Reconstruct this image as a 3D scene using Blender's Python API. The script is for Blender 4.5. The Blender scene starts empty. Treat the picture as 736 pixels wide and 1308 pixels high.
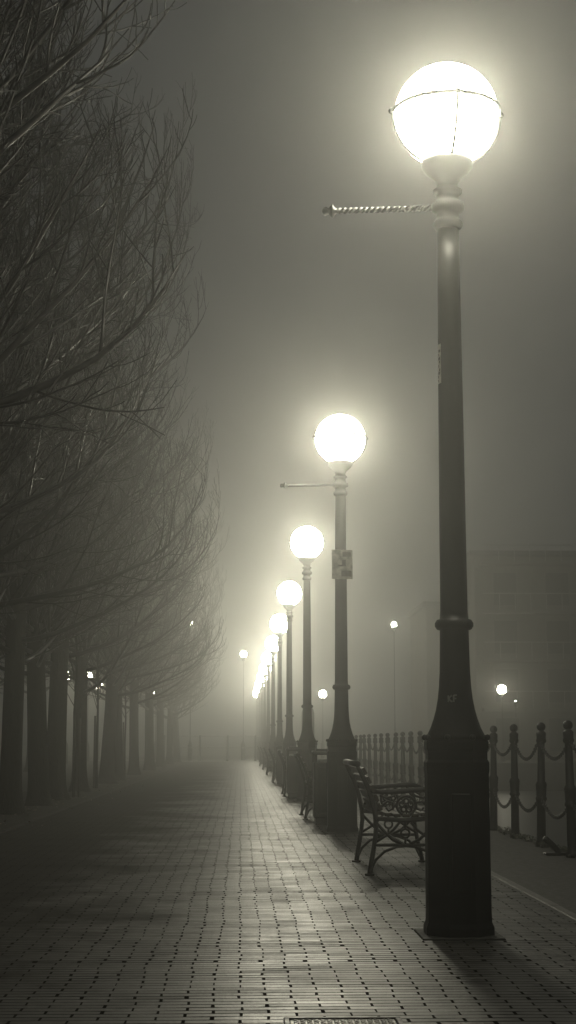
import bpy, math, random
from mathutils import Vector, Matrix

# ------------------------------------------------------------------ camera, world, exposure
sc = bpy.context.scene
C = sc.collection
PI = math.pi
R = math.radians

cam_d = bpy.data.cameras.new('camera')
cam = bpy.data.objects.new('camera', cam_d)
C.objects.link(cam)
sc.camera = cam
cam_d.sensor_fit = 'VERTICAL'
cam_d.sensor_height = 24.0
cam_d.lens = 36.7
cam_d.clip_start = 0.05
cam_d.clip_end = 1500
cam.location = (0, 0, 1.03)
cam.rotation_euler = (R(90 + 8.39), 0, R(-1.71))

world = bpy.data.worlds.new('World')
sc.world = world
world.use_nodes = True
bg = world.node_tree.nodes['Background']
bg.inputs[0].default_value = (0.98, 1.0, 0.93, 1)      # overcast town night sky, neutral grey
bg.inputs[1].default_value = 0.045

LAMP = 81.0                    # radiance of a lit globe
LAMP_COL = (1.0, 0.955, 0.75)
FOG = 0.0115
FOG_G = 0.87

sc.view_settings.view_transform = 'Standard'
sc.view_settings.look = 'None'
sc.view_settings.exposure = 0.0
sc.view_settings.gamma = 1.0
cy = sc.cycles
cy.use_denoising = True
cy.denoiser = 'OPENIMAGEDENOISE'
cy.max_bounces = 5
cy.diffuse_bounces = 2
cy.glossy_bounces = 2
cy.transmission_bounces = 2
cy.volume_bounces = 0
cy.transparent_max_bounces = 4
cy.sample_clamp_indirect = 6
cy.use_light_tree = True
cy.caustics_reflective = False
cy.caustics_refractive = False


# ------------------------------------------------------------------ helpers
def nt(name):
    m = bpy.data.materials.new(name)
    m.use_nodes = True
    return m, m.node_tree.nodes, m.node_tree.links, m.node_tree.nodes['Principled BSDF']


def grainy(name, col, rough, scale=12.0, amount=0.35, bump=0.15, spec=0.5, metal=0.0, dist=0.01, rvar=0.15, streak=None):
    """base colour varied by two noises, roughness varied, fine bump"""
    m, N, L, b = nt(name)
    tc = N.new('ShaderNodeTexCoord')
    src = tc.outputs['Object']
    if streak:
        mp = N.new('ShaderNodeMapping')
        mp.inputs['Scale'].default_value = streak
        L.new(src, mp.inputs[0])
        src = mp.outputs[0]
    n1 = N.new('ShaderNodeTexNoise'); n1.inputs['Scale'].default_value = scale; n1.inputs['Detail'].default_value = 8
    n2 = N.new('ShaderNodeTexNoise'); n2.inputs['Scale'].default_value = scale * 0.17; n2.inputs['Detail'].default_value = 4
    L.new(src, n1.inputs['Vector']); L.new(src, n2.inputs['Vector'])
    mx = N.new('ShaderNodeMath'); mx.operation = 'MULTIPLY'
    L.new(n1.outputs[0], mx.inputs[0]); L.new(n2.outputs[0], mx.inputs[1])
    rp = N.new('ShaderNodeValToRGB')
    rp.color_ramp.elements[0].position = 0.12
    rp.color_ramp.elements[1].position = 0.42
    lo = [c * (1 - amount) for c in col]; hi = [min(1, c * (1 + amount)) for c in col]
    rp.color_ramp.elements[0].color = (*lo, 1); rp.color_ramp.elements[1].color = (*hi, 1)
    L.new(mx.outputs[0], rp.inputs[0]); L.new(rp.outputs[0], b.inputs['Base Color'])
    mr = N.new('ShaderNodeMapRange')
    mr.inputs['From Min'].default_value = 0.3; mr.inputs['From Max'].default_value = 0.7
    mr.inputs['To Min'].default_value = max(0.03, rough - rvar); mr.inputs['To Max'].default_value = min(1, rough + rvar)
    L.new(n1.outputs[0], mr.inputs[0]); L.new(mr.outputs[0], b.inputs['Roughness'])
    b.inputs['Specular IOR Level'].default_value = spec
    b.inputs['Metallic'].default_value = metal
    if bump:
        bp = N.new('ShaderNodeBump'); bp.inputs['Strength'].default_value = bump; bp.inputs['Distance'].default_value = dist
        L.new(n1.outputs[0], bp.inputs['Height']); L.new(bp.outputs[0], b.inputs['Normal'])
    return m


def brick_mat():
    m, N, L, b = nt('worn_brick_paving')
    tc = N.new('ShaderNodeTexCoord')
    sep = N.new('ShaderNodeSeparateXYZ'); L.new(tc.outputs['Object'], sep.inputs[0])

    def math_(op, a, bb=None, c=None):
        n = N.new('ShaderNodeMath'); n.operation = op
        for i, v in enumerate((a, bb, c)):
            if v is None: continue
            if isinstance(v, (int, float)): n.inputs[i].default_value = v
            else: L.new(v, n.inputs[i])
        return n.outputs[0]
    # large slow wander of the courses and columns
    w = N.new('ShaderNodeTexNoise'); w.inputs['Scale'].default_value = 0.9; w.inputs['Detail'].default_value = 2
    L.new(tc.outputs['Object'], w.inputs['Vector'])
    wsep = N.new('ShaderNodeSeparateColor'); L.new(w.outputs['Color'], wsep.inputs[0])
    y2 = math_('ADD', sep.outputs[1], math_('MULTIPLY', math_('SUBTRACT', wsep.outputs[1], 0.5), 0.05))
    row = math_('FLOOR', math_('DIVIDE', y2, 0.071))
    rn = N.new('ShaderNodeTexWhiteNoise'); rn.noise_dimensions = '1D'; L.new(row, rn.inputs['W'])
    x2 = math_('ADD', sep.outputs[0], math_('MULTIPLY', math_('SUBTRACT', wsep.outputs[0], 0.5), 0.045))
    x3 = math_('ADD', x2, math_('MULTIPLY', math_('SUBTRACT', rn.outputs[0], 0.5), 0.016))
    cmb = N.new('ShaderNodeCombineXYZ'); L.new(x3, cmb.inputs[0]); L.new(y2, cmb.inputs[1])
    # joint width differs from course to course and place to place
    n3 = N.new('ShaderNodeTexNoise'); n3.inputs['Scale'].default_value = 3.4; n3.inputs['Detail'].default_value = 5
    L.new(tc.outputs['Object'], n3.inputs['Vector'])
    rp4 = math_('POWER', rn.outputs[0], 9.0)
    ms = math_('ADD', math_('ADD', 0.0016, math_('MULTIPLY', rp4, 0.009)), math_('MULTIPLY', math_('POWER', n3.outputs[0], 2.5), 0.021))
    br = N.new('ShaderNodeTexBrick')
    br.offset = 0.5; br.offset_frequency = 2; br.squash = 1
    br.inputs['Scale'].default_value = 1.0
    br.inputs['Brick Width'].default_value = 0.214
    br.inputs['Row Height'].default_value = 0.071
    br.inputs['Mortar Smooth'].default_value = 0.25
    br.inputs['Color1'].default_value = (0.0, 0.0, 0.0, 1)
    br.inputs['Color2'].default_value = (1, 1, 1, 1)
    br.inputs['Mortar'].default_value = (0.5, 0.5, 0.5, 1)
    L.new(cmb.outputs[0], br.inputs['Vector']); L.new(ms, br.inputs['Mortar Size'])
    # brick colour
    n1 = N.new('ShaderNodeTexNoise'); n1.inputs['Scale'].default_value = 70; n1.inputs['Detail'].default_value = 6
    n2 = N.new('ShaderNodeTexNoise'); n2.inputs['Scale'].default_value = 1.9; n2.inputs['Detail'].default_value = 9; n2.inputs['Roughness'].default_value = 0.65
    L.new(tc.outputs['Object'], n1.inputs['Vector']); L.new(tc.outputs['Object'], n2.inputs['Vector'])
    var = math_('ADD', math_('MULTIPLY', br.outputs['Color'], 0.62), math_('ADD', math_('MULTIPLY', n1.outputs[0], 0.75), math_('MULTIPLY', n2.outputs[0], 0.55)))
    rp = N.new('ShaderNodeValToRGB')
    rp.color_ramp.elements[0].position = 0.35; rp.color_ramp.elements[0].color = (0.007, 0.0068, 0.006, 1)
    rp.color_ramp.elements[1].position = 1.35 if False else 1.0; rp.color_ramp.elements[1].color = (0.028, 0.0265, 0.023, 1)
    L.new(var, rp.inputs[0])
    mixc = N.new('ShaderNodeMix'); mixc.data_type = 'RGBA'
    L.new(br.outputs['Fac'], mixc.inputs[0]); L.new(rp.outputs[0], mixc.inputs[6])
    mixc.inputs[7].default_value = (0.008, 0.008, 0.007, 1)
    L.new(mixc.outputs[2], b.inputs['Base Color'])
    # damp, worn tops: roughness per brick and per patch
    r0 = math_('ADD', 0.19, math_('MULTIPLY', br.outputs['Color'], 0.14))
    r1 = math_('ADD', r0, math_('MULTIPLY', n2.outputs[0], 0.34))
    r2 = math_('ADD', r1, math_('MULTIPLY', br.outputs['Fac'], 0.5))
    # shade put into the surface: tree side of the path duller, in ragged patches
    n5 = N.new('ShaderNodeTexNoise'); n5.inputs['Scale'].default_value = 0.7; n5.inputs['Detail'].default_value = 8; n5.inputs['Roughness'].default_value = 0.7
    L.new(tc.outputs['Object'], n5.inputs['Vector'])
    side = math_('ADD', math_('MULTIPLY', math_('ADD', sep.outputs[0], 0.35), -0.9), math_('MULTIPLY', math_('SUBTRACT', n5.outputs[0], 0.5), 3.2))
    shade_mask = N.new('ShaderNodeClamp'); L.new(side, shade_mask.inputs[0]); shade_mask = shade_mask.outputs[0]
    r2 = math_('ADD', r2, math_('MULTIPLY', shade_mask, 0.45))
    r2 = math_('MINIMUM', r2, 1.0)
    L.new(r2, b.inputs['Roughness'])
    sp = math_('MULTIPLY', math_('SUBTRACT', 1.0, br.outputs['Fac']), math_('SUBTRACT', 0.88, math_('MULTIPLY', shade_mask, 0.75)))
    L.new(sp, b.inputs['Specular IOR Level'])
    # height: bricks stand above the joints, each a little tilted/raised, pitted faces
    hb = math_('MULTIPLY', math_('SUBTRACT', 1.0, br.outputs['Fac']), 1.0)
    h2 = math_('ADD', hb, math_('MULTIPLY', n1.outputs[0], 0.4))
    h3 = math_('ADD', h2, math_('MULTIPLY', br.outputs['Color'], 0.25))
    bp = N.new('ShaderNodeBump'); bp.inputs['Strength'].default_value = 0.75; bp.inputs['Distance'].default_value = 0.006
    L.new(h3, bp.inputs['Height']); L.new(bp.outputs[0], b.inputs['Normal'])
    return m


def emit_mat(name, col, strength):
    m, N, L, b = nt(name)
    b.inputs['Base Color'].default_value = (0.8, 0.8, 0.78, 1)
    b.inputs['Roughness'].default_value = 0.3
    b.inputs['Emission Color'].default_value = (*col, 1)
    b.inputs['Emission Strength'].default_value = strength
    return m


M = {
    'iron': grainy('black_painted_iron', (0.005, 0.005, 0.0047), 0.46, 6, 0.4, 0.05, 0.3, 0, 0.003, 0.06),
    'iron_dull': grainy('weathered_black_iron', (0.007, 0.007, 0.0065), 0.42, 25, 0.4, 0.1, 0.32, 0, 0.003, 0.08),
    'wood': grainy('dark_bench_timber', (0.030, 0.025, 0.019), 0.5, 16, 0.5, 0.3, 0.4, 0, 0.004, 0.15, (14, 1.2, 14)),
    'bark': grainy('wet_bark', (0.018, 0.0165, 0.014), 0.8, 26, 0.55, 0.9, 0.15, 0, 0.03, 0.15, (1.6, 1.6, 0.35)),
    'twig': grainy('twig_bark', (0.0065, 0.006, 0.0052), 0.42, 30, 0.4, 0.0, 0.28, 0, 0.004),
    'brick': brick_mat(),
    'coping': grainy('dark_stone_flags', (0.025, 0.0245, 0.022), 0.7, 18, 0.5, 0.4, 0.4, 0, 0.01),
    'kerb': grainy('granite_kerb', (0.10, 0.098, 0.09), 0.55, 60, 0.35, 0.4, 0.4, 0, 0.005),
    'soil': grainy('dark_tree_strip', (0.02, 0.0185, 0.015), 0.9, 9, 0.6, 0.9, 0.2, 0, 0.04),
    'ground': grainy('tarmac_ground', (0.03, 0.03, 0.028), 0.85, 14, 0.3, 0.5, 0.3, 0, 0.01),
    'road': grainy('asphalt', (0.075, 0.074, 0.070), 0.6, 40, 0.3, 0.4, 0.4, 0, 0.006),
    'wall': grainy('quay_wall_stone', (0.09, 0.088, 0.08), 0.8, 5, 0.5, 0.8, 0.3, 0, 0.03),
    'facade': grainy('brick_facade', (0.12, 0.112, 0.10), 0.85, 8, 0.3, 0.4, 0.3, 0, 0.01),
    'slab': grainy('pale_render', (0.14, 0.136, 0.125), 0.75, 6, 0.15, 0.2, 0.3, 0, 0.01),
    'roof': grainy('slate_roof', (0.05, 0.05, 0.052), 0.6, 12, 0.3, 0.4, 0.4, 0, 0.01),
    'leaf': grainy('fallen_leaf', (0.12, 0.09, 0.055), 0.5, 30, 0.6, 0.3, 0.5, 0, 0.003),
    'weed': grainy('weed_leaf', (0.055, 0.06, 0.04), 0.6, 20, 0.5, 0, 0.4),
    'steel': grainy('galvanised_steel', (0.32, 0.32, 0.31), 0.4, 30, 0.2, 0.1, 0.5, 0.6, 0.003),
    'globe': emit_mat('lit_globe', LAMP_COL, LAMP),
    'globe_mid': emit_mat('mid_lit_globe', LAMP_COL, LAMP * 1.0),
    'globe_far': emit_mat('end_lit_globe', LAMP_COL, LAMP * 1.0),
    'far_globe': emit_mat('distant_lit_globe', LAMP_COL, 60.0),
    'street_light': emit_mat('bright_street_lantern', LAMP_COL, 170.0),
    'small_light': emit_mat('small_lit_lantern', LAMP_COL, 120.0),
}


def water_mat():
    m, N, L, b = nt('still_dock_water')
    b.inputs['Base Color'].default_value = (0.012, 0.014, 0.013, 1)
    b.inputs['Roughness'].default_value = 0.34
    tc = N.new('ShaderNodeTexCoord')
    n = N.new('ShaderNodeTexNoise'); n.inputs['Scale'].default_value = 2.2; n.inputs['Detail'].default_value = 6
    mp = N.new('ShaderNodeMapping'); mp.inputs['Scale'].default_value = (1, 2.2, 1)
    L.new(tc.outputs['Object'], mp.inputs[0]); L.new(mp.outputs[0], n.inputs['Vector'])
    bp = N.new('ShaderNodeBump'); bp.inputs['Strength'].default_value = 0.25; bp.inputs['Distance'].default_value = 0.05
    L.new(n.outputs[0], bp.inputs['Height']); L.new(bp.outputs[0], b.inputs['Normal'])
    return m


M['water'] = water_mat()


def sign_mat():
    """pale weathered notice plate: a darker band and dark smudged figure, too blurred to read"""
    m, N, L, b = nt('weathered_notice')
    tc = N.new('ShaderNodeTexCoord')
    n = N.new('ShaderNodeTexNoise'); n.inputs['Scale'].default_value = 14; n.inputs['Detail'].default_value = 5
    L.new(tc.outputs['Object'], n.inputs['Vector'])
    rp = N.new('ShaderNodeValToRGB')
    rp.color_ramp.elements[0].position = 0.35; rp.color_ramp.elements[0].color = (0.25, 0.24, 0.21, 1)
    rp.color_ramp.elements[1].position = 0.65; rp.color_ramp.elements[1].color = (0.55, 0.53, 0.47, 1)
    L.new(n.outputs[0], rp.inputs[0]); L.new(rp.outputs[0], b.inputs['Base Color'])
    b.inputs['Roughness'].default_value = 0.5
    return m


M['sign'] = sign_mat()


class MB:
    def __init__(self): self.v = []; self.f = []; self.s = []

    def add(self, vs, fs, smooth=False):
        o = len(self.v)
        self.v.extend(tuple(p) for p in vs)
        self.f.extend(tuple(i + o for i in f) for f in fs)
        self.s.extend([smooth] * len(fs))

    def box(self, c, s, rz=0.0, bev=0.0):
        cx, cy_, cz = c; hx, hy, hz = s[0] / 2, s[1] / 2, s[2] / 2
        ca, sa = math.cos(rz), math.sin(rz)
        if bev <= 0:
            vs = [(x, y, z) for z in (-hz, hz) for x, y in ((-hx, -hy), (hx, -hy), (hx, hy), (-hx, hy))]
            fs = [(3, 2, 1, 0), (4, 5, 6, 7)] + [(i, (i + 1) % 4, (i + 1) % 4 + 4, i + 4) for i in range(4)]
        else:
            b = bev
            rings = []
            for z, k in ((-hz, b), (-hz + b, 0), (hz - b, 0), (hz, b)):
                ax, ay = hx - k, hy - k
                rings.append([(-ax + b * (k == 0), -ay, z), (ax - b * (k == 0), -ay, z), (ax, -ay + b * (k == 0), z), (ax, ay - b * (k == 0), z),
                              (ax - b * (k == 0), ay, z), (-ax + b * (k == 0), ay, z), (-ax, ay - b * (k == 0), z), (-ax, -ay + b * (k == 0), z)])
            for r_ in (rings[0], rings[3]):
                for i in range(8):
                    x, y, z = r_[i]
                    r_[i] = (x, y, z)
            vs = [p for r_ in rings for p in r_]
            fs = [tuple(range(7, -1, -1)), tuple(range(24, 32))]
            for k in range(3):
                for i in range(8):
                    j = (i + 1) % 8
                    fs.append((k * 8 + i, k * 8 + j, k * 8 + 8 + j, k * 8 + 8 + i))
        self.add([(cx + x * ca - y * sa, cy_ + x * sa + y * ca, cz + z) for x, y, z in vs], fs)

    def lathe(self, prof, n=24, c=(0, 0), smooth=True, ph=0.0, cap=True):
        vs = []; fs = []
        for r_, z in prof:
            for i in range(n):
                a = ph + 2 * PI * i / n
                vs.append((c[0] + r_ * math.cos(a), c[1] + r_ * math.sin(a), z))
        for k in range(len(prof) - 1):
            for i in range(n):
                j = (i + 1) % n
                fs.append((k * n + i, k * n + j, (k + 1) * n + j, (k + 1) * n + i))
        if cap:
            fs.append(tuple(range(n - 1, -1, -1)))
            fs.append(tuple((len(prof) - 1) * n + i for i in range(n)))
        self.add(vs, fs, smooth)

    def tube(self, pts, rad, n=6, smooth=True, flat=None, up=None):
        pts = [Vector(p) for p in pts]
        if not hasattr(rad, '__len__'): rad = [rad] * len(pts)
        vs = []; fs = []
        prev = None
        for k, p in enumerate(pts):
            if k == 0: t = pts[1] - p
            elif k == len(pts) - 1: t = p - pts[k - 1]
            else: t = pts[k + 1] - pts[k - 1]
            if t.length < 1e-9: t = Vector((0, 0, 1))
            t.normalize()
            if prev is None:
                a = Vector(up) if up else (Vector((0, 0, 1)) if abs(t.z) < 0.9 else Vector((1, 0, 0)))
                u = t.cross(a).normalized()
            else:
                u = (prev - t * prev.dot(t))
                u = u.normalized() if u.length > 1e-6 else t.orthogonal().normalized()
            w = t.cross(u)
            prev = u
            for i in range(n):
                a = 2 * PI * (i + 0.5) / n
                x, y = math.cos(a), math.sin(a)
                if flat: x *= flat
                vs.append(p + (u * x + w * y) * rad[k])
        for k in range(len(pts) - 1):
            for i in range(n):
                j = (i + 1) % n
                fs.append((k * n + i, k * n + j, (k + 1) * n + j, (k + 1) * n + i))
        fs.append(tuple(range(n - 1, -1, -1)))
        fs.append(tuple((len(pts) - 1) * n + i for i in range(n)))
        self.add(vs, fs, smooth)

    def sphere(self, c, r_, nu=24, nv=14, smooth=True, sz=1.0):
        prof = []
        for k in range(nv + 1):
            a = -PI / 2 + PI * k / nv
            prof.append((max(1e-4, r_ * math.cos(a)), c[2] + r_ * sz * math.sin(a)))
        self.lathe(prof, nu, (c[0], c[1]), smooth, 0, False)

    def torus(self, c, Rr, r_, n=40, m=8, axis='z', smooth=True, arc=None):
        vs = []; fs = []
        for i in range(n):
            a = 2 * PI * i / n
            for j in range(m):
                b = 2 * PI * j / m
                x, y, z = (Rr + r_ * math.cos(b)) * math.cos(a), (Rr + r_ * math.cos(b)) * math.sin(a), r_ * math.sin(b)
                if axis == 'y': x, y, z = x, z, y
                if axis == 'x': x, y, z = z, x, y
                vs.append((c[0] + x, c[1] + y, c[2] + z))
        for i in range(n):
            for j in range(m):
                i2, j2 = (i + 1) % n, (j + 1) % m
                fs.append((i * m + j, i2 * m + j, i2 * m + j2, i * m + j2))
        self.add(vs, fs, smooth)

    def build(self, name, mat, parent=None):
        me = bpy.data.meshes.new(name)
        me.from_pydata(self.v, [], self.f)
        me.polygons.foreach_set('use_smooth', self.s)
        me.materials.append(mat)
        me.update()
        o = bpy.data.objects.new(name, me)
        C.objects.link(o)
        if parent: o.parent = parent
        return o


def tag(o, label=None, cat=None, group=None, kind=None):
    if label: o['label'] = label
    if cat: o['category'] = cat
    if group: o['group'] = group
    if kind: o['kind'] = kind
    return o


def thing(name, label, cat, loc=(0, 0, 0), rz=0.0, group=None):
    o = bpy.data.objects.new(name, None)
    o.empty_display_size = 0.2
    C.objects.link(o)
    o.location = loc; o.rotation_euler = (0, 0, rz)
    return tag(o, label, cat, group)


def copy_tree(o, parent=None):
    c = o.copy(); C.objects.link(c); c.parent = parent
    for ch in list(o.children):
        if ch is not c: copy_tree(ch, c)
    return c


ORD = ['first', 'second', 'third', 'fourth', 'fifth', 'sixth', 'seventh', 'eighth', 'ninth', 'tenth', 'eleventh', 'twelfth',
       'thirteenth', 'fourteenth', 'fifteenth', 'sixteenth', 'seventeenth', 'eighteenth', 'nineteenth', 'twentieth',
       'twenty-first', 'twenty-second', 'twenty-third', 'twenty-fourth', 'twenty-fifth', 'twenty-sixth', 'twenty-seventh',
       'twenty-eighth', 'twenty-ninth', 'thirtieth']

# ------------------------------------------------------------------ layout numbers (metres)
LX, LY0, LDY = 1.185, 8.69, 9.87       # row of street lamps
EDGE_X = 1.97                          # kerb line between bricks and quay flags
FX = 3.02                              # chain fence
QX = 3.16                              # edge of the quay
PATH_L = -2.75                         # left edge of the bricks
FARY = 88.0                            # where the path meets the cross street
WZ = -1.35


def sheet(name, x0, x1, y0, y1, z, mat, nx=1, ny=1, kind='structure'):
    vs = []; fs = []
    for j in range(ny + 1):
        for i in range(nx + 1):
            vs.append((x0 + (x1 - x0) * i / nx, y0 + (y1 - y0) * j / ny, z))
    for j in range(ny):
        for i in range(nx):
            a = j * (nx + 1) + i
            fs.append((a, a + 1, a + nx + 2, a + nx + 1))
    m = MB(); m.add(vs, fs)
    o = m.build(name, mat)
    return tag(o, kind=kind)


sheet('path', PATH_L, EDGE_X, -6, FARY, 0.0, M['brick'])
sheet('tree_bed', -4.6, PATH_L - 0.10, -6, FARY, -0.004, M['soil'])
sheet('ground', -400, -4.6, -60, 600, -0.008, M['ground'])
q = MB(); q.box((( EDGE_X + 0.075 + QX) / 2, (FARY - 6) / 2, -0.8), (QX - EDGE_X - 0.075, FARY + 6, 1.6)); q.build('quay', M['coping'])['kind'] = 'structure'
sheet('pavement', -4.6, QX, FARY, FARY + 4.5, 0.0, M['kerb'])
sheet('road', -120, QX, FARY + 4.5, FARY + 12.5, -0.10 + 0.004 + 0.10, M['road'])
sheet('street', -4.6, QX, FARY + 12.5, 600, -0.004, M['ground'])
sheet('water', QX, 400, -60, 79, WZ, M['water'])
b = MB(); b.box((200 + QX, 339, -0.72), (400, 520, 1.5)); b.build('far_quay', M['ground'])['kind'] = 'structure'
# kerb stones along both edges of the brick path
k = MB(); kl = MB()
rnd = random.Random(3)
y = -6.0
while y < FARY - 1:
    l = 0.9 + rnd.random() * 0.25
    k.box((EDGE_X + 0.036, y + l / 2, -0.06), (0.070, l - 0.008, 0.13 + rnd.uniform(-.002, .004)), 0, 0.006)
    kl.box((PATH_L - 0.05, y + l / 2, -0.06), (0.09, l - 0.01, 0.124 + rnd.uniform(-.003, .003)), 0, 0.006)
    y += l
k.build('kerb', M['kerb'])['kind'] = 'structure'
M['dark_stone'] = grainy('dark_edging', (0.02, 0.0195, 0.018), 0.8, 14, 0.4, 0.4, 0.2)
kl.build('edging', M['dark_stone'])['kind'] = 'structure'

# ------------------------------------------------------------------ haze
hz = MB(); hz.box((12.5, 55, 6.1), (130, 170, 17.4))
hm, N, L, pb = nt('night_fog')
N.remove(pb)
pv = N.new('ShaderNodeVolumePrincipled')
pv.inputs['Color'].default_value = (0.93, 0.93, 0.90, 1)
pv.inputs['Density'].default_value = FOG
pv.inputs['Anisotropy'].default_value = FOG_G
L.new(pv.outputs[0], N['Material Output'].inputs['Volume'])
ho = hz.build('haze', hm)
tag(ho, kind='stuff')

# ------------------------------------------------------------------ street lamp
GZ, GR = 4.66, 0.300


def make_lamp():
    t = thing('street_lamp', '', 'street lamp')
    m = MB()   # octagonal pedestal
    m.lathe([(0.198, 0.0), (0.198, 0.05), (0.186, 0.075), (0.184, 0.12), (0.182, 0.86), (0.186, 0.885), (0.186, 0.925),
             (0.176, 0.94), (0.176, 0.985), (0.184, 1.0), (0.184, 1.035), (0.172, 1.055)], 8, (0, 0), False, PI / 8)
    for i in range(8):      # corner studs of the shoulder
        a = PI / 8 + i * PI / 4
        m.sphere((0.178 * math.cos(a), 0.178 * math.sin(a), 1.06), 0.017, 8, 6)
    m.build('pedestal', M['iron'], t)
    fo = MB(); fo.box((0, 0, 0.002), (0.44, 0.44, 0.014), 0, 0.004); fo.build('footing', M['coping'], t)
    d = MB(); d.box((0, -0.1715, 0.5), (0.10, 0.012, 0.52), 0, 0.004)
    dr = d.build('access_door', M['iron'], t)
    s = MB()
    s.lathe([(0.172, 1.05), (0.158, 1.075), (0.140, 1.11), (0.122, 1.16), (0.108, 1.21), (0.097, 1.27), (0.089, 1.34), (0.0845, 1.42),
             (0.0815, 1.55), (0.080, 1.65), (0.096, 1.655), (0.107, 1.672), (0.107, 1.690), (0.096, 1.708), (0.080, 1.712),
             (0.0765, 1.76), (0.0745, 2.2), (0.0705, 2.9), (0.0655, 3.6), (0.062, 3.97)], 32)
    s.build('shaft', M['iron'], t)
    c = MB()
    c.lathe([(0.062, 3.965), (0.078, 3.975), (0.086, 3.99), (0.086, 4.005), (0.074, 4.02), (0.066, 4.03), (0.063, 4.06), (0.074, 4.07),
             (0.092, 4.08), (0.096, 4.10), (0.092, 4.12), (0.072, 4.13), (0.064, 4.155), (0.066, 4.175), (0.084, 4.185), (0.086, 4.20),
             (0.066, 4.215), (0.060, 4.235), (0.075, 4.265), (0.115, 4.30), (0.142, 4.33), (0.150, 4.36), (0.146, 4.385), (0.120, 4.39)], 28)
    c.build('collar', M['iron'], t)
    g = MB(); g.sphere((0, 0, GZ), GR, 32, 20)
    g.build('globe', M['globe'], t)
    cg = MB()
    rr = GR + 0.012
    # flat equatorial band
    n = 56; vs = []; fs = []
    for i in range(n):
        a = 2 * PI * i / n
        for r_, z in ((rr, -0.0115), (rr + 0.006, -0.0115), (rr + 0.006, 0.0115), (rr, 0.0115)):
            vs.append((r_ * math.cos(a), r_ * math.sin(a), GZ + 0.015 + z))
    for i in range(n):
        for j in range(4):
            i2, j2 = (i + 1) % n, (j + 1) % 4
            fs.append((i * 4 + j, i2 * 4 + j, i2 * 4 + j2, i * 4 + j2))
    cg.add(vs, fs)
    for q_ in range(4):
        az = -PI / 2 + 0.07 + q_ * PI / 2
        pts = []
        for k_ in range(11):
            e = -1.18 + (1.18 + 0.04) * k_ / 10
            pts.append(((rr + 0.004) * math.cos(e) * math.cos(az), (rr + 0.004) * math.cos(e) * math.sin(az), GZ + (rr + 0.004) * math.sin(e)))
        cg.tube(pts, 0.0085, 6)
        cg.sphere(((rr + 0.012) * math.cos(az), (rr + 0.012) * math.sin(az), GZ + 0.015), 0.019, 10, 8)
    cg.build('cage', M['iron'], t)
    # twisted ladder arm
    ab = MB()
    n = 90; vs = []; fs = []
    for i in range(n):
        x = -0.09 - 0.56 * i / (n - 1)
        tw = 2 * PI * 4.5 * i / (n - 1)
        for j in range(4):
            a = tw + j * PI / 2
            vs.append((x, 0.0185 * math.cos(a), 4.10 + 0.0185 * math.sin(a)))
    for i in range(n - 1):
        for j in range(4):
            j2 = (j + 1) % 4
            fs.append((i * 4 + j, i * 4 + j2, (i + 1) * 4 + j2, (i + 1) * 4 + j))
    ab.add(vs, fs)
    lb = ab.build('ladder_bar', M['iron_dull'], t)
    fb = MB(); pr = [(0.004, -0.73), (0.022, -0.722), (0.026, -0.705), (0.018, -0.69), (0.030, -0.682), (0.041, -0.672), (0.041, -0.664), (0.022, -0.655), (0.016, -0.64)]
    fb.lathe(pr, 14)
    fb.v = [(z, y_, 4.10 - x) for x, y_, z in fb.v]
    fb.build('finial', M['iron_dull'], lb)
    lb.rotation_euler = (0, 0, -0.12)
    return t


NL = 12
lamp_labels = [
    'largest globe lamp, black octagonal pedestal, pale sticker on the left side of its post',
    'second tall globe lamp, pale notice plate fixed halfway up its post',
    'third globe lamp in the row, caged white globe just left of the notice plate',
    'fourth globe lamp along the brick path, its ring collar beside the third post',
    'fifth globe lamp along the brick path, where the posts begin to fade to grey',
    'sixth globe lamp of the path row, half hidden in the glare',
    'seventh globe lamp of the path row, its globe touching the glare below the sixth',
    'eighth globe lamp of the path row, deep in the fog',
    'ninth globe lamp of the path row, deep in the fog',
    'tenth globe lamp of the path row, almost lost in the fog',
    'eleventh globe lamp of the path row, low bright dot by the far street',
    'twelfth and last globe lamp of the path row, beyond the far street']
proto = make_lamp()
lamps = []
xoff = [0.0, 0.0, 0.01, -0.01, 0.0, 0, 0, 0, 0, 0, 0, 0]
for i in range(NL):
    o = proto if i == 0 else copy_tree(proto)
    o.location = (LX + xoff[i], LY0 + i * LDY, 0)
    o['label'] = lamp_labels[i]; o['group'] = 'globe lamps along the brick path'
    lamps.append(o)
    if i >= 2:          # only the two nearest lamps carry a ladder bar
        for ch in list(o.children):
            if ch.name.startswith('ladder_bar'):
                for g_ in list(ch.children): bpy.data.objects.remove(g_)
                bpy.data.objects.remove(ch)
    if i >= 3:          # the lamps further on get separate globe materials of equal strength
        for ch in o.children:
            if ch.name.startswith('globe'):
                ch.data = ch.data.copy(); ch.data.materials[0] = M['globe_mid' if i < 5 else 'globe_far']
    o.rotation_euler = (0, 0, [0, .03, -.3, .2, -.1, .1, 0, .2, -.1, 0, 0, 0][i])

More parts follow.
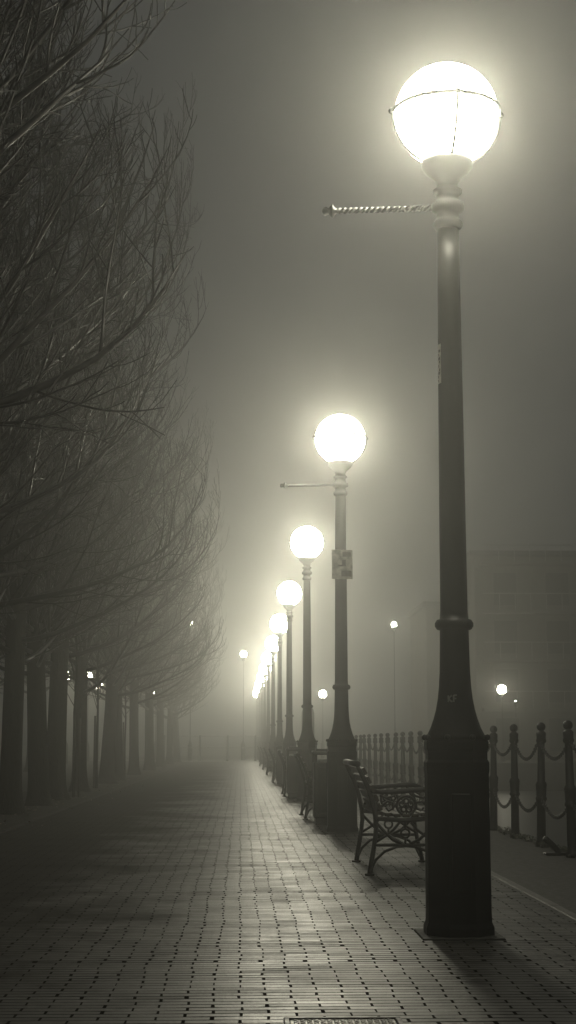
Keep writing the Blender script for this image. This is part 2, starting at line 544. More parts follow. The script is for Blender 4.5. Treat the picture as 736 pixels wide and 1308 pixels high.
# sticker on the first post
st = MB()
n = 6; vs = []; fs = []
for i in range(n + 1):
    a = PI * 1.02 + 0.55 * i / n
    for z in (3.05, 3.28):
        r_ = 0.0718 - (z - 2.9) * 0.0071
        vs.append((r_ * math.cos(a), r_ * math.sin(a), z))
fs = [(2 * i, 2 * i + 1, 2 * i + 3, 2 * i + 2) for i in range(n)]
st.add([tuple(v) for v in vs], fs)
M['paper'] = grainy('worn_paper', (0.5, 0.49, 0.45), 0.6, 40, 0.3, 0.0)
so = st.build('sticker', M['paper'], lamps[0])
gl = MB()
rnd = random.Random(5)
z = 3.25
for k_ in range(9):     # worn dark marks down the label
    a0 = PI * 1.05; h_ = 0.016
    for (da, w_) in ((0.05, 0.12), (0.24, 0.14)):
        if rnd.random() < 0.25: continue
        zz = z - rnd.random() * 0.004
        vs = []
        for aa, z2 in ((a0 + da, zz), (a0 + da + w_, zz), (a0 + da + w_, zz - h_), (a0 + da, zz - h_)):
            r_ = 0.0732 - (z2 - 2.9) * 0.0071
            vs.append((r_ * math.cos(aa), r_ * math.sin(aa), z2))
        gl.add(vs, [(0, 1, 2, 3)])
    z -= 0.022
M['ink'] = grainy('black_ink', (0.02, 0.02, 0.02), 0.6, 40, 0.3, 0.0)
gl.build('lettering', M['ink'], so)

# white stencilled letters "KF" on the flare of the first post
def strokes(mb, segs, x0, z0, s, ang, rfun, w=0.0042):
    for (ax, az, bx, bz) in segs:
        dx, dz = bx - ax, bz - az; l = math.hypot(dx, dz); px, pz = -dz / l * w / s, dx / l * w / s
        vs = []
        for (u, v_) in ((ax + px, az + pz), (bx + px, bz + pz), (bx - px, bz - pz), (ax - px, az - pz)):
            z_ = z0 + v_ * s; r_ = rfun(z_) + 0.0015
            a = ang + (x0 + u * s) / r_
            vs.append((r_ * math.cos(a), r_ * math.sin(a), z_))
        mb.add(vs, [(0, 1, 2, 3)])


kf = MB()
rf = lambda z_: 0.108 + (0.097 - 0.108) * (z_ - 1.21) / 0.06 if z_ < 1.27 else 0.097 + (0.089 - 0.097) * (z_ - 1.27) / 0.07
K = [(0, 0, 0, 1), (0, .5, .55, 1), (0, .5, .6, 0)]
F = [(0, 0, 0, 1), (0, 1, .5, 1), (0, .52, .4, .52)]
strokes(kf, K, -0.052, 1.252, 0.036, -PI / 2, rf)
strokes(kf, F, -0.022, 1.252, 0.036, -PI / 2, rf)
kf.build('lettering', M['paper'], lamps[0])

# notice plate on the second post
sg = thing('notice_sign', 'pale weathered notice plate strapped round the second lamp post', 'sign', (LX, LY0 + LDY, 0), 0.12)
p = MB(); p.box((0, -0.085, 3.13), (0.25, 0.006, 0.35), 0, 0.002); p.build('plate', M['sign'], sg)
p = MB()
p.box((0.055, -0.0895, 3.25), (0.10, 0.002, 0.055)); p.box((0.02, -0.0895, 3.155), (0.045, 0.002, 0.06)); p.box((-0.005, -0.0895, 3.115), (0.10, 0.002, 0.02))
p.box((0.05, -0.0895, 3.02), (0.12, 0.002, 0.07))
M['smudge'] = grainy('faded_print', (0.19, 0.18, 0.155), 0.6, 20, 0.4, 0)
p.build('faded_print', M['smudge'], sg)
p = MB()
for z in (3.02, 3.24):
    p = MB(); p.torus((0, 0, z), 0.078, 0.006, 24, 6); p.build('strap', M['steel'], sg)
# ------------------------------------------------------------------ bench (backrest on the path side, seat facing the water)
BL = 1.42      # length along y


def end_frame(y0):
    m = MB()
    T = 0.017
    P = lambda pts: [(x, y0, z) for x, z in pts]
    # path-side leg sweeping up into the back upright
    m.tube(P([(0.02, 0), (0.035, 0.10), (0.06, 0.24), (0.075, 0.36), (0.07, 0.46), (0.045, 0.58), (0.005, 0.70), (-0.045, 0.80), (-0.075, 0.86)]),
           [.022, .020, .019, .020, .021, .020, .019, .018, .016], 8)
    # water-side leg
    m.tube(P([(0.60, 0), (0.585, 0.08), (0.555, 0.20), (0.535, 0.32), (0.53, 0.44)]), [.022, .019, .018, .019, .02], 8)
    # seat rail, lower rail
    m.tube(P([(0.06, 0.44), (0.30, 0.425), (0.56, 0.445)]), 0.019, 8)
    m.tube(P([(0.055, 0.235), (0.30, 0.235), (0.555, 0.235)]), 0.013, 8)
    # arch under lower rail
    m.tube(P([(0.035, 0.05), (0.07, 0.12), (0.14, 0.185), (0.24, 0.222), (0.31, 0.228), (0.38, 0.222), (0.48, 0.185), (0.545, 0.12), (0.578, 0.05)]), 0.0115, 6)
    # braces between lower rail and seat rail: crossing scrolls
    m.tube(P([(0.075, 0.41), (0.13, 0.35), (0.20, 0.28), (0.27, 0.24)]), 0.012, 6)
    m.tube(P([(0.535, 0.41), (0.49, 0.35), (0.42, 0.28), (0.34, 0.24)]), 0.012, 6)
    m.tube(P([(0.075, 0.26), (0.14, 0.30), (0.21, 0.35), (0.26, 0.41)]), 0.011, 6)
    m.tube(P([(0.535, 0.26), (0.47, 0.30), (0.40, 0.35), (0.35, 0.41)]), 0.011, 6)
    m.torus((0.305, y0, 0.325), 0.034, 0.009, 18, 6, 'y')
    m.tube(P([(0.305, 0.36), (0.305, 0.42)]), 0.010, 6)
    m.tube(P([(0.305, 0.29), (0.305, 0.24)]), 0.010, 6)
    # arm with scrolled end
    m.tube(P([(0.03, 0.655), (0.12, 0.645), (0.25, 0.65), (0.40, 0.662), (0.52, 0.665), (0.585, 0.645), (0.60, 0.61), (0.575, 0.588), (0.55, 0.602), (0.556, 0.622)]),
           [.020, .020, .021, .022, .021, .018, .016, .014, .012, .010], 8)
    # arm support sweeping down to the seat
    m.tube(P([(0.53, 0.44), (0.545, 0.50), (0.53, 0.56), (0.49, 0.61), (0.47, 0.65)]), 0.014, 6)
    # rose medallion between seat and arm
    m.torus((0.315, y0, 0.54), 0.074, 0.011, 26, 6, 'y')
    for i in range(5):
        a = PI / 2 + i * 2 * PI / 5
        m.torus((0.315 + 0.036 * math.cos(a), y0, 0.54 + 0.036 * math.sin(a)), 0.020, 0.0085, 12, 6, 'y')
    m.sphere((0.315, y0, 0.54), 0.016, 10, 8)
    for i in range(5):
        a = PI / 2 + PI / 5 + i * 2 * PI / 5
        m.tube(P([(0.315 + 0.03 * math.cos(a), 0.54 + 0.03 * math.sin(a)), (0.315 + 0.072 * math.cos(a), 0.54 + 0.072 * math.sin(a))]), 0.006, 5)
    # scrolls either side of the medallion
    for sx, xc in ((1, 0.165), (-1, 0.44)):
        m.tube(P([(xc - sx * 0.085, 0.47), (xc - sx * 0.05, 0.53), (xc, 0.575), (xc + sx * 0.045, 0.56), (xc + sx * 0.045, 0.515), (xc + sx * 0.01, 0.50), (xc - sx * 0.012, 0.525)]),
               [.012, .012, .011, .010, .009, .008, .008], 6)
        m.tube(P([(xc - sx * 0.06, 0.62), (xc - sx * 0.01, 0.60), (xc + sx * 0.05, 0.615), (xc + sx * 0.08, 0.64)]), 0.009, 6)
    # feet
    for x in (0.02, 0.60):
        m.box((x, y0, 0.008), (0.075, 0.05, 0.016), 0, 0.004)
    return m


def make_bench():
    t = thing('park_bench', '', 'bench')
    end_frame(0.0).build('end_frame', M['iron'], t)
    end_frame(BL).build('end_frame', M['iron'], t)
    s = MB()
    for i in range(7):
        x = 0.10 + i * 0.071
        s.box((x, BL / 2, 0.468 + 0.02 * (abs(i - 3) / 3) ** 2 - 0.006), (0.056, BL + 0.05, 0.026), 0, 0.005)
    s.build('seat', M['wood'], t)
    bk = MB()
    for k_, (x, z) in enumerate(((0.075, 0.53), (0.048, 0.60), (0.020, 0.67), (-0.010, 0.74), (-0.045, 0.81))):
        vs = []
        th = math.atan2(0.035, 0.07)
        ux, uz = -math.sin(th), math.cos(th)
        hh, ht = 0.028, 0.012
        for yy in (-0.025, BL + 0.025):
            for a, b_ in ((-hh, -ht), (hh, -ht), (hh, ht), (-hh, ht)):
                vs.append((x + 0.03 + ux * a + uz * b_, yy, z + uz * a - ux * b_))
        bk.add(vs, [(3, 2, 1, 0), (4, 5, 6, 7)] + [(i, (i + 1) % 4, (i + 1) % 4 + 4, i + 4) for i in range(4)])
    bk.build('backrest', M['wood'], t)
    tr = MB(); tr.tube([(-0.07, -0.03, 0.865), (-0.07, BL + 0.03, 0.865)], 0.024, 10, True)
    tr.build('top_rail', M['iron'], t)
    sb = MB()
    sb.tube([(0.30, 0, 0.235), (0.30, BL, 0.235)], 0.011, 6)
    sb.build('stretcher', M['iron'], t)
    return t


bench_labels = ['ornate iron bench with rose medallion between the two largest lamp posts',
                'second bench along the path, standing just beyond the tall litter bin',
                'third bench along the path, dark against the paving past the third lamp',
                'fourth bench along the path, greyed by fog',
                'fifth bench along the path, a faint shape below the glare',
                'sixth bench along the path, barely showing through fog',
                'seventh bench along the path, nearly lost in fog']
bp0 = make_bench()
bspots = [(0.995, 12.55, 0), (0.86, 21.6, 0.0), (0.83, 30.9, 0.0), (0.83, 41.4, 0), (0.83, 51.2, 0), (0.84, 61.0, 0), (0.84, 71.0, 0)]
for i, (x, y, a) in enumerate(bspots):
    o = bp0 if i == 0 else copy_tree(bp0)
    o.location = (x, y, 0.0); o.rotation_euler = (0, 0, a)
    o['label'] = bench_labels[i]; o['group'] = 'iron benches between the lamps'


# ------------------------------------------------------------------ litter bins
def make_bin():
    t = thing('litter_bin', '', 'litter bin')
    m = MB()
    m.box((0, 0, 0.05), (0.42, 0.42, 0.10), 0, 0.01)
    m.box((0, 0, 0.44), (0.46, 0.46, 0.70), 0, 0.012)
    for sx in (-1, 1):
        for sy in (-1, 1):
            m.box((sx * 0.21, sy * 0.21, 0.83), (0.04, 0.04, 0.11), 0, 0.004)
    m.build('body', M['iron_dull'], t)
    m = MB(); m.box((0, 0, 0.905), (0.50, 0.50, 0.05), 0, 0.012); m.box((0, 0, 0.94), (0.40, 0.40, 0.03), 0, 0.008)
    m.build('lid', M['iron_dull'], t)
    m = MB(); m.box((0, 0, 0.80), (0.36, 0.36, 0.05), 0, 0.01); m.build('liner', M['steel'], t)
    m = MB(); m.box((0, -0.234, 0.44), (0.36, 0.012, 0.58), 0, 0.004); d = m.build('door', M['iron_dull'], t)
    m = MB(); m.tube([(0.13, -0.245, 0.50), (0.13, -0.262, 0.50), (0.13, -0.262, 0.40), (0.13, -0.245, 0.40)], 0.006, 6); m.build('handle', M['steel'], d)
    return t


bn = make_bin()
for i, (x, y) in enumerate(((1.16, 20.3), (1.10, 29.9), (1.12, 39.9))):
    o = bn if i == 0 else copy_tree(bn)
    o.location = (x, y, 0)
    o['label'] = ['tall dark square litter bin directly behind the second lamp post', 'square litter bin behind the third lamp post, fog paling its lid',
                  'square litter bin behind the fourth lamp post, faint in fog'][i]
    o['group'] = 'litter bins along the path'

# ------------------------------------------------------------------ chain fence
PS = 1.50


def make_post():
    m = MB()
    m.lathe([(0.062, 0.0), (0.062, 0.04), (0.050, 0.06), (0.046, 0.10), (0.044, 0.42), (0.046, 0.45), (0.056, 0.465), (0.058, 0.48), (0.050, 0.495),
             (0.052, 0.55), (0.056, 0.60), (0.058, 0.615), (0.050, 0.635), (0.040, 0.65), (0.035, 1.0), (0.036, 1.025), (0.050, 1.04),
             (0.053, 1.055), (0.047, 1.075), (0.049, 1.11), (0.050, 1.13), (0.036, 1.145), (0.024, 1.155)], 16)
    t = thing('fence_post', '', 'fence post')
    m.build('shaft', M['iron_dull'], t)
    b_ = MB(); b_.sphere((0, 0, 1.192), 0.046, 18, 12); b_.build('ball_finial', M['iron_dull'], t)
    e = MB()
    for z in (1.035, 0.485):
        for s in (-1, 1): e.torus((0, s * 0.058, z), 0.014, 0.005, 12, 6, 'x')
    e.build('chain_ring', M['iron_dull'], t)
    return t


def make_chain(sag):
    """hanging chain of real links, from y=0 to y=PS"""
    m = MB()
    S = PS - 0.15
    # sample parabola
    pts = []
    for i in range(401):
        s = i / 400
        pts.append(Vector((0, 0.075 + S * s, -sag * 4 * s * (1 - s))))
    L_ = [0]
    for i in range(400): L_.append(L_[-1] + (pts[i + 1] - pts[i]).length)
    pitch = 0.042; n_ = int(L_[-1] / pitch); pitch = L_[-1] / n_
    j = 0
    for k_ in range(n_):
        mid = (k_ + 0.5) * pitch
        while L_[j + 1] < mid: j += 1
        p_ = pts[j]; tg = (pts[j + 1] - pts[j]).normalized()
        side = Vector((1, 0, 0)); nn = tg.cross(side)
        u = side if k_ % 2 else nn
        loop = []
        for q_ in range(10):
            a = 2 * PI * q_ / 10
            loop.append(p_ + tg * (0.029 * math.cos(a)) + u * (0.016 * math.sin(a)))
        vs = []; fs = []
        for q_ in range(10):
            tq = (loop[(q_ + 1) % 10] - loop[q_ - 1]).normalized()
            w_ = tg.cross(u).normalized(); o_ = tq.cross(w_)
            for r_ in range(4):
                a = PI / 4 + r_ * PI / 2
                vs.append(loop[q_] + (o_ * math.cos(a) + w_ * math.sin(a)) * 0.0062)
        for q_ in range(10):
            for r_ in range(4):
                q2, r2 = (q_ + 1) % 10, (r_ + 1) % 4
                fs.append((q_ * 4 + r_, q2 * 4 + r_, q2 * 4 + r2, q_ * 4 + r2))
        m.add(vs, fs, True)
    return m


chain_meshes = [make_chain(s_) for s_ in (0.15, 0.135, 0.17)]
fp = make_post()
NP = 28
fy0 = 14.45 - PS
cu = [None] * 3
for i in range(NP):
    o = fp if i == 0 else copy_tree(fp)
    jx = random.Random(i + 50).uniform(-0.022, 0.022)
    o.location = (FX + jx * 0, fy0 + i * PS, 0)
    o.rotation_euler = (jx * 1.0, jx * 0.8, 0)
    where = 'outside the right edge' if i == 0 else ('closest to the right edge of the picture' if i == 1 else 'of the quay fence')
    if i == 0: lb = 'black ball topped fence post nearest the camera, before the first visible one'
    elif i == 1: lb = 'largest black ball topped chain post, at the right side of the quay'
    else: lb = '%s ball topped chain post along the quay, counted from the largest' % ORD[i - 1]
    o['label'] = lb; o['group'] = 'chain posts along the quay edge'
    if i == NP - 1: break
    for z, nm in ((1.03, 'upper'), (0.475, 'lower')):
        v_ = random.Random(i * 2 + (nm == 'upper')).randrange(3)
        if cu[v_] is None:
            cu[v_] = c_ = chain_meshes[v_].build('hanging_chain', M['iron_dull'])
        else:
            c_ = cu[v_].copy(); C.objects.link(c_)
        c_.location = (FX, fy0 + i * PS, z)
        tag(c_, '%s black chain sagging from the %s post to the next along the quay' % (nm, 'out of frame' if i == 0 else ('largest' if i == 1 else ORD[i - 1])),
            'chain', 'chains hanging between the quay posts')

# weeds and clumps growing at the foot of the fence
rnd = random.Random(11)
w = MB()
for i in range(150):
    cy_ = rnd.uniform(12.5, 40); cx = rnd.gauss(3.06, 0.04)
    if rnd.random() < 0.55:
        cy_ = rnd.choice([14.6, 15.2, 16.1, 17.2, 18.0, 19.1, 20.6]) + rnd.gauss(0, 0.16)
    for k_ in range(9):
        a = rnd.uniform(0, 2 * PI); l = rnd.uniform(0.03, 0.10); h_ = rnd.uniform(0.01, 0.06)
        dx, dy = math.cos(a) * l, math.sin(a) * l
        px, py = -math.sin(a) * 0.012, math.cos(a) * 0.012
        w.add([(cx, cy_, 0.0), (cx + dx * .5 + px, cy_ + dy * .5 + py, h_), (cx + dx, cy_ + dy, h_ * .6), (cx + dx * .5 - px, cy_ + dy * .5 - py, h_ * .9)], [(0, 1, 2, 3)])
wo = w.build('weeds', M['weed']); tag(wo, 'low weeds and dead leaves caught along the foot of the quay fence', 'weeds', None, 'stuff')

# leaning mooring cleat by the first visible post
mc = thing('mooring_cleat', 'small dark iron mooring horn leaning beside the largest chain post', 'cleat', (2.90, 14.75, 0))
m = MB(); m.box((0.02, 0, 0.012), (0.20, 0.12, 0.024), 0, 0.006); m.build('base_plate', M['iron_dull'], mc)
m = MB(); m.tube([(0.06, 0, 0.02), (0.03, 0, 0.06), (-0.02, 0, 0.11), (-0.065, 0, 0.145), (-0.085, 0, 0.155)], [.030, .028, .027, .030, .022], 10); m.build('horn', M['iron_dull'], mc)

# fallen leaves under the trees and on the bricks
rnd = random.Random(21)
w = MB()
for i in range(900):
    x = -3.45 + rnd.gauss(0, 0.38)
    y = 5 + 40 * rnd.random() ** 1.3
    s = rnd.uniform(0.015, 0.035); a = rnd.uniform(0, 2 * PI); ca, sa = math.cos(a) * s, math.sin(a) * s
    zc = 0.006; cr = rnd.uniform(0.004, 0.022)
    w.add([(x - ca, y - sa, zc + cr * rnd.random()), (x + sa * .6, y - ca * .6, zc + cr), (x + ca, y + sa, zc + cr * rnd.random()), (x - sa * .6, y + ca * .6, zc)], [(0, 1, 2, 3)])
lo = w.build('fallen_leaves', M['leaf']); tag(lo, 'scattered curled fallen leaves under the tree row', 'leaves', None, 'stuff')


# ------------------------------------------------------------------ bare trees
def tree_meshes(seed, H=11.0, spread=2.75, tr=0.17, low=2.3, trunk_top=3.2, nlimb=44, lean=0.0):
    rnd = random.Random(seed)
    T = MB(); Cn = MB()
    # trunk: noisy lathe with root flare
    n = 20; prof = [0, .05, .12, .25, .5, .9, 1.4, 1.9, 2.4, 2.8, trunk_top]
    vs = []; fs = []
    ph = [rnd.uniform(0, 6.28) for _ in range(6)]
    bend = [rnd.uniform(-.05, .05) for _ in range(2)]
    def axis(z): return Vector((bend[0] * math.sin(z * .8 + ph[0]) + lean * z, bend[1] * math.sin(z * .9 + ph[1]), z))
    def rad(z): return tr * (1.0 - 0.045 * z) + 0.10 * tr / 0.17 * math.exp(-z / 0.16)
    for z in prof:
        c_ = axis(z)
        for i in range(n):
            a = 2 * PI * i / n
            r_ = rad(z) * (1 + 0.06 * math.sin(3 * a + ph[2] + z) + 0.04 * math.sin(5 * a + ph[3] - z * 1.7) + 0.10 * math.exp(-z / .2) * math.sin(4 * a + ph[4]) + rnd.uniform(-.02, .02))
            vs.append((c_.x + r_ * math.cos(a), c_.y + r_ * math.sin(a), z - (0.02 if z == 0 else 0)))
    for k_ in range(len(prof) - 1):
        for i in range(n):
            j = (i + 1) % n
            fs.append((k_ * n + i, k_ * n + j, (k_ + 1) * n + j, (k_ + 1) * n + i))
    fs.append(tuple((len(prof) - 1) * n + i for i in range(n)))
    T.add(vs, fs, True)

    def grow(p, d, length, r0, lvl, curl):
        nseg = (11, 8, 6, 4)[lvl]
        pts = [p.copy()]; rr = [r0]
        d = d.normalized(); step = length / nseg
        wig = (0.05, 0.07, 0.10, 0.14)[lvl]
        for s in range(nseg):
            d = d + Vector((rnd.gauss(0, wig), rnd.gauss(0, wig), rnd.gauss(0, wig) * .7 + curl * step))
            hr = math.hypot(p.x, p.y)
            env = spread * 1.10 * (1.0 if p.z < 8.5 else max(0.45, 1 - (p.z - 8.5) * 0.16))
            if hr > env * 0.62:
                k2 = min(1.0, (hr - env * 0.62) / (env * 0.38))
                ox, oy = p.x / hr, p.y / hr
                out = max(0.0, d.x * ox + d.y * oy)
                d.x -= ox * out * k2 * 0.3; d.y -= oy * out * k2 * 0.3; d.z += 0.16 * k2 * step / 0.25
            d.normalize()
            p = p + d * step
            pts.append(p.copy())
            f = (s + 1) / nseg
            rr.append(max(0.0029, r0 * (1 - f) ** 0.8 + 0.0029 * f))
        Cn.tube(pts, rr, (7, 5, 4, 3)[lvl], True)
        return pts, rr

    def spawn(pts, rr, lvl, length, count, start):
        if lvl > 3: return
        for c_ in range(count):
            f = start + (0.97 - start) * (c_ + rnd.random() * .8) / count
            k_ = min(len(pts) - 2, int(f * (len(pts) - 1)))
            u = f * (len(pts) - 1) - k_
            p = pts[k_].lerp(pts[k_ + 1], u)
            ax = (pts[k_ + 1] - pts[k_]).normalized()
            side = ax.orthogonal().normalized()
            side = Matrix.Rotation(rnd.uniform(0, 2 * PI), 3, ax) @ side
            ang = rnd.uniform(0.4, 0.95)
            d = ax * math.cos(ang) + side * math.sin(ang)
            d.z += 0.12
            l = length * (1 - 0.55 * f) * rnd.uniform(0.6, 1.15)
            r0 = min(rr[k_] * 0.62, 0.0045 + l * (0.0062 if lvl == 1 else 0.004))
            a_, b_ = grow(p, d, l, r0, lvl, (0, 0.6, 0.7, 0.6)[lvl])
            if lvl == 1: spawn(a_, b_, 2, l * 0.52, 6, 0.18)
            if lvl == 2 and l > 0.35: spawn(a_, b_, 3, l * 0.55, 4, 0.2)

    # leaders
    top = axis(trunk_top)
    leaders = []
    for i in range(4):
        a = 2 * PI * i / 4 + rnd.uniform(-.4, .4)
        tilt = 0.10 if i == 0 else rnd.uniform(0.22, 0.4)
        d = Vector((math.cos(a) * math.sin(tilt), math.sin(a) * math.sin(tilt), math.cos(tilt)))
        l = (H - trunk_top) * (1.0 if i == 0 else rnd.uniform(.75, .95))
        leaders.append(grow(top + Vector((0, 0, -0.25)) + Vector((math.cos(a), math.sin(a), 0)) * 0.05, d, l, tr * (0.62 if i == 0 else 0.45), 0, 0.03))
    # limbs
    for i in range(nlimb):
        f = (i + rnd.random()) / nlimb
        az = i * 2.4 + rnd.uniform(-.4, .4)
        if i < 7:
            z = low + (trunk_top - low) * (i / 7)
            p = axis(z) + Vector((math.cos(az), math.sin(az), 0)) * rad(z) * .6
            rl = tr * 0.40; l = spread * rnd.uniform(1.0, 1.3)
            el = rnd.uniform(-0.05, 0.35)
        else:
            pts, rr = leaders[i % 4]
            g = 0.02 + 0.85 * ((i - 7) / (nlimb - 7))
            k_ = min(len(pts) - 2, int(g * (len(pts) - 1)))
            p = pts[k_].copy(); rl = rr[k_] * 0.65
            l = spread * (1.18 - 0.35 * g) * rnd.uniform(.8, 1.1)
            el = rnd.uniform(0.1, 0.6) + 0.35 * g
        d = Vector((math.cos(az) * math.cos(el), math.sin(az) * math.cos(el), math.sin(el)))
        a_, b_ = grow(p, d, l, min(rl, 0.044), 0, rnd.uniform(0.16, 0.40))
        spawn(a_, b_, 1, l * 0.55, 12, 0.12)
    for a_, b_ in leaders:
        spawn(a_, b_, 1, 1.7, 13, 0.12)
    return T, Cn


def make_tree(seed, **kw):
    t = thing('bare_tree', '', 'tree')
    T, Cn = tree_meshes(seed, **kw)
    T.build('trunk', M['bark'], t)
    Cn.build('crown', M['twig'], t)
    return t


protos = [make_tree(1, tr=0.17), make_tree(2, H=11.4, tr=0.155, low=2.1, spread=2.85), make_tree(7, tr=0.18, H=10.6, spread=2.7, lean=0.012)]
used = [False] * 3
# x, y, prototype, turn, scale
trees = [(-3.25, 8.8, 0, 0.3, 1.14), (-3.3, 12.3, 1, 2.2, 1.08), (-3.35, 15.8, 2, 4.1, 1.02), (-3.4, 19.6, 0, 5.0, 1.0),
         (-3.40, 23.6, 1, 1.2, 1.05), (-3.42, 26.8, 2, 2.9, .95), (-3.40, 29.4, 0, 3.9, 1.08), (-3.45, 34.2, 1, 5.3, 1.0),
         (-3.42, 41.2, 2, 0.4, .98), (-3.45, 44.2, 0, 2.3, 1.0), (-3.5, 52.2, 1, 3.3, 1.03), (-3.5, 60.8, 2, 4.6, 1.0), (-3.5, 69, 0, 1.7, 1.0),
         (-3.5, 78, 1, .9, 1.0), (-3.5, 86.0, 2, 3.0, 1.0)]
tl = ['bare tree beside the camera, only its branches reaching in at top left',
      'bare tree whose black branches cross the top left corner',
      'bare tree just outside the frame with long upswept dark limbs at upper left',
      'bare tree just outside the left edge, limbs low over the path',
      'bare tree with the largest visible trunk, at the left edge',
      'bare tree with slimmer trunk, second visible from the left edge',
      'thick trunked bare tree close behind the second visible trunk',
      'bare tree standing alone after the thin staked sapling, leaning trunk',
      'bare tree fifth in view along the row, grey in the fog',
      'bare tree sixth in view along the row, grey in the fog',
      'bare tree seventh in view along the row, pale grey',
      'bare tree eighth in view along the row, pale in fog',
      'bare tree ninth in view along the row, very faint',
      'bare tree tenth in view along the row, hardly visible',
      'last bare tree of the row beside the far street']
for i, (x, y, k_, a, s) in enumerate(trees):
    if used[k_]: o = copy_tree(protos[k_])
    else: o = protos[k_]; used[k_] = True
    o.location = (x, y, 0); o.rotation_euler = (0, 0, a); o.scale = (s, s, s)
    o['label'] = tl[i]; o['group'] = 'row of bare trees along the path'
# a second, looser row behind
tl2 = ['bare tree of the back row, crown filling the dark upper left', 'back row bare tree seen between the first two trunks',
       'back row bare tree behind the staked sapling', 'back row bare tree, faint beyond the leaning trunk',
       'farthest back row bare tree, dissolving in fog']
for i, (x, y, k_, a, s) in enumerate([(-7.6, 17.5, 1, .2, 1.1), (-7.8, 27, 2, 1.9, 1.1), (-7.5, 37, 0, 3.1, 1.1), (-7.9, 47, 1, 4.4, 1.1), (-7.6, 58, 2, 5.2, 1.1)]):
    o = copy_tree(protos[k_]); o.location = (x, y, 0); o.rotation_euler = (0, 0, a); o.scale = (s, s, s)
    o['label'] = tl2[i]; o['group'] = 'bare trees of the back row'


# thin saplings with stakes
def make_sapling():
    t = thing('sapling', '', 'sapling')
    rnd = random.Random(4)
    m = MB(); m.tube([(0, 0, 0), (0.01, 0, .8), (-0.015, 0, 1.6), (0.02, 0, 2.4), (0.0, 0, 3.2)], [.032, .028, .024, .02, .012], 8); m.build('trunk', M['bark'], t)
    m = MB()
    for i in range(16):
        z = 1.6 + i * .1; a = i * 2.4; p = Vector((0, 0, z)); d = Vector((math.cos(a) * .6, math.sin(a) * .6, .75)); pts = [p]
        for s in range(5):
            d = (d + Vector((rnd.gauss(0, .12), rnd.gauss(0, .12), .08))).normalized(); p = p + d * .2; pts.append(p)
        m.tube(pts, [.010, .008, .007, .005, .004, .003], 4)
    m.build('crown', M['twig'], t)
    m = MB(); m.tube([(0.09, 0.02, 0), (0.09, 0.02, 1.5)], 0.024, 8); m.build('stake', M['wood'], t)
    return t


sp0 = make_sapling()
for i, (x, y, s) in enumerate(((-3.2, 30.6, 1.0), (-3.3, 36.5, 1.1), (-3.5, 48.0, 1.1))):
    o = sp0 if i == 0 else copy_tree(sp0)
    o.location = (x, y, 0); o.rotation_euler = (0, 0, i * 2.0); o.scale = (s, s, s)
    o['label'] = ['thin staked sapling between the thick trunk and the leaning trunk', 'thin sapling right of the leaning trunk, twigs against a far light',
                  'thin sapling between the sixth and seventh visible trunks'][i]
    o['group'] = 'young staked trees in the row'

# ------------------------------------------------------------------ far street: rail and posts, distant lamps
rl = thing('street_railing', 'low pale railing across the far end of the path', 'railing', (0, 0, 0))
m = MB(); m.tube([(-4.4, 91.2, 1.42), (1.8, 91.2, 1.42)], 0.03, 8); m.tube([(-4.4, 91.2, 0.75), (1.8, 91.2, 0.75)], 0.02, 8); m.build('rail', M['steel'], rl)
for x in (-4.4, -2.35, -0.75, 0.85, 1.8):
    m = MB(); m.lathe([(.075, 0), (.07, .06), (.062, .1), (.06, 1.40), (.07, 1.42), (.05, 1.47)], 12, (x, 91.2)); m.build('rail_post', M['iron_dull'], rl)

sp = MB()
sp.lathe([(0.24, 0), (0.24, 2.05), (0.235, 2.18), (0.20, 2.30), (0.13, 2.37), (0.02, 2.40)], 20, (3.45 - 0.9, 60))
sp_o = sp.build('stone_pillar', M['wall']); tag(sp_o, 'round topped dark pillar on the quay, right of the second lamp post base', 'pillar')


def far_lamp(x, y, h, r_, mat, label, z0=0.0, cat='street lamp', base_r=0.07):
    t = thing('distant_lamp', label, cat, (x, y, z0), 0, 'far lights in the fog')
    m = MB(); m.lathe([(0.13, 0), (0.13, 0.9), (0.035, 1.2), (0.02, h - r_ - 0.25), (0.10, h - r_ - 0.2), (0.12, h - r_ + 0.03)], 12); m.build('post', M['iron'], t)
    m = MB(); m.sphere((0, 0, h), r_, 16, 10); m.build('globe', mat, t)
    m = MB(); m.torus((0, 0, h), r_ + 0.015, 0.016, 24, 6)
    m.tube([(0.02, -(r_ + .015) * math.cos(e), h + (r_ + .015) * math.sin(e)) for e in (-1.3, -.9, -.5, -.2, 0)], 0.014, 5)
    m.build('cage', M['iron'], t)
    return t


FQ = 0.03
far_lamp(14.3, 86, 3.9, 0.26, M['far_globe'], 'distant globe lamp across the dock, right of the largest post', FQ)
far_lamp(5.4, 104, 4.2, 0.27, M['far_globe'], 'distant globe lamp glimpsed between the second and third posts', FQ)
far_lamp(8.6, 88, 7.6, 0.15, M['small_light'], 'small high light over the dock, left of the largest post', FQ)
far_lamp(15.05, 86, 3.25, 0.045, M['small_light'], 'tiny light spark beside the distant dock lamp', FQ)
far_lamp(0.15, 96, 6.4, 0.20, M['street_light'], 'tall distant lamp above the far end of the path')
far_lamp(-3.0, 94, 8.1, 0.14, M['small_light'], 'small high light left of the tall distant lamp')
far_lamp(-8.6, 78, 4.3, 0.24, M['far_globe'], 'far globe lamp seen through twigs beyond the staked sapling')
far_lamp(-8.7, 90, 4.8, 0.24, M['far_globe'], 'far globe lamp seen just right of the leaning trunk')
far_lamp(-8.9, 99, 4.6, 0.24, M['far_globe'], 'far globe lamp seen through sapling twigs')
far_lamp(-7.7, 74, 2.3, 0.10, M['far_globe'], 'low small light left of the leaning trunk')
far_lamp(-5.2, 97, 4.0, 0.20, M['street_light'], 'lamp by the far street lighting the pavement past the last trees')

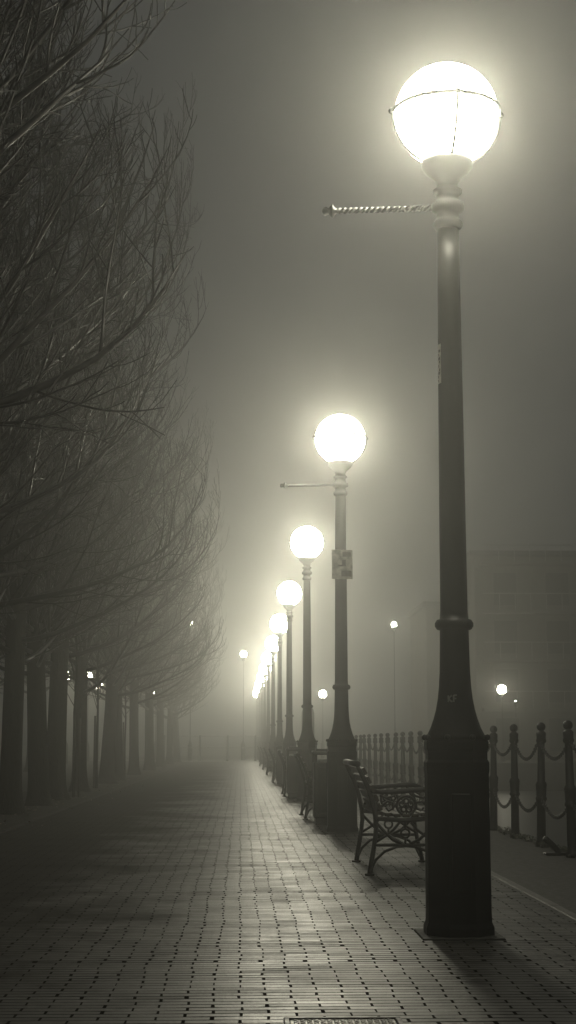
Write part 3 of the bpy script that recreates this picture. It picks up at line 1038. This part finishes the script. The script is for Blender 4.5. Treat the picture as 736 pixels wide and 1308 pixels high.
# ------------------------------------------------------------------ building across the dock
bd = thing('apartment_block', 'dim apartment block across the dock, fading into fog at the right', 'building', (0, 0, 0))
BX0, BX1, BY = 12.2, 40.0, 92.0
m = MB(); m.box(((BX0 + 1.6 + BX1) / 2, BY + 6, 6.0), (BX1 - BX0 - 1.6, 12, 12.0)); m.box((BX0 + 0.4, BY + 7, 4.6), (2.8, 9, 9.2)); m.build('wall', M['facade'], bd)
m = MB(); m.box(((BX0 + 1.6 + BX1) / 2, BY + 6, 12.15), (BX1 - BX0 - 1.0, 12.8, 0.3)); m.box((BX0 + 0.4, BY + 7, 9.35), (3.2, 9.6, 0.3)); m.build('roof', M['roof'], bd)
for fl in range(4):
    z = 2.95 + fl * 2.85
    m = MB(); m.box(((BX0 + 1.6 + BX1) / 2, BY - 0.5, z), (BX1 - BX0 - 2.2, 1.1, 0.18)); bl = m.build('balcony', M['slab'], bd)
    m = MB(); m.box(((BX0 + 1.6 + BX1) / 2, BY - 1.02, z + 1.05), (BX1 - BX0 - 2.3, 0.05, 0.06))
    for i in range(28): m.box((BX0 + 2.9 + i * 0.92, BY - 1.02, z + 0.56), (0.04, 0.04, 0.94))
    m.build('railing', M['steel'], bl)
M['pane'] = grainy('dark_window_glass', (0.02, 0.022, 0.024), 0.1, 3, 0.2, 0)
for fl in range(4):
    for i in range(8):
        x = BX0 + 3.4 + i * 3.1; z = 1.5 + fl * 2.85
        m = MB()
        for dx in (-0.72, 0.72): m.box((x + dx, BY - 0.02, z), (0.08, 0.1, 2.0))
        for dz in (-1.0, 1.0): m.box((x, BY - 0.02, z + dz), (1.52, 0.1, 0.08))
        wf = m.build('window', M['slab'], bd)
        m = MB(); m.box((x, BY - 0.005, z), (1.36, 0.03, 1.92)); m.build('pane', M['pane'], wf)

# ------------------------------------------------------------------ inspection cover at the camera's feet
mcv = thing('manhole_cover', 'patterned iron inspection cover set in the bricks at the bottom edge', 'manhole cover', (0.385, 5.80, 0.0))
m = MB()
for (c_, s_) in (((0, .2875, .004), (.44, .022, .014)), ((0, -.2875, .004), (.44, .022, .014)), ((-.209, 0, .004), (.022, .553, .014)), ((.209, 0, .004), (.022, .553, .014))):
    m.box(c_, s_, 0, 0.003)
m.build('frame', M['iron_dull'], mcv)
m = MB(); m.box((0, 0, 0.0), (0.39, 0.545, 0.010))
for i in range(15):
    for j in range(21):
        x = -0.175 + i * 0.025; y = -0.25 + j * 0.025
        a = PI / 4 if (i + j) % 2 else -PI / 4
        m.box((x, y, 0.0065), (0.020, 0.006, 0.005), a)
M['plate'] = grainy('worn_iron_plate', (0.16, 0.155, 0.14), 0.38, 40, 0.35, 0.1, 0.5, 0.4, 0.002)
m.build('plate', M['plate'], mcv)
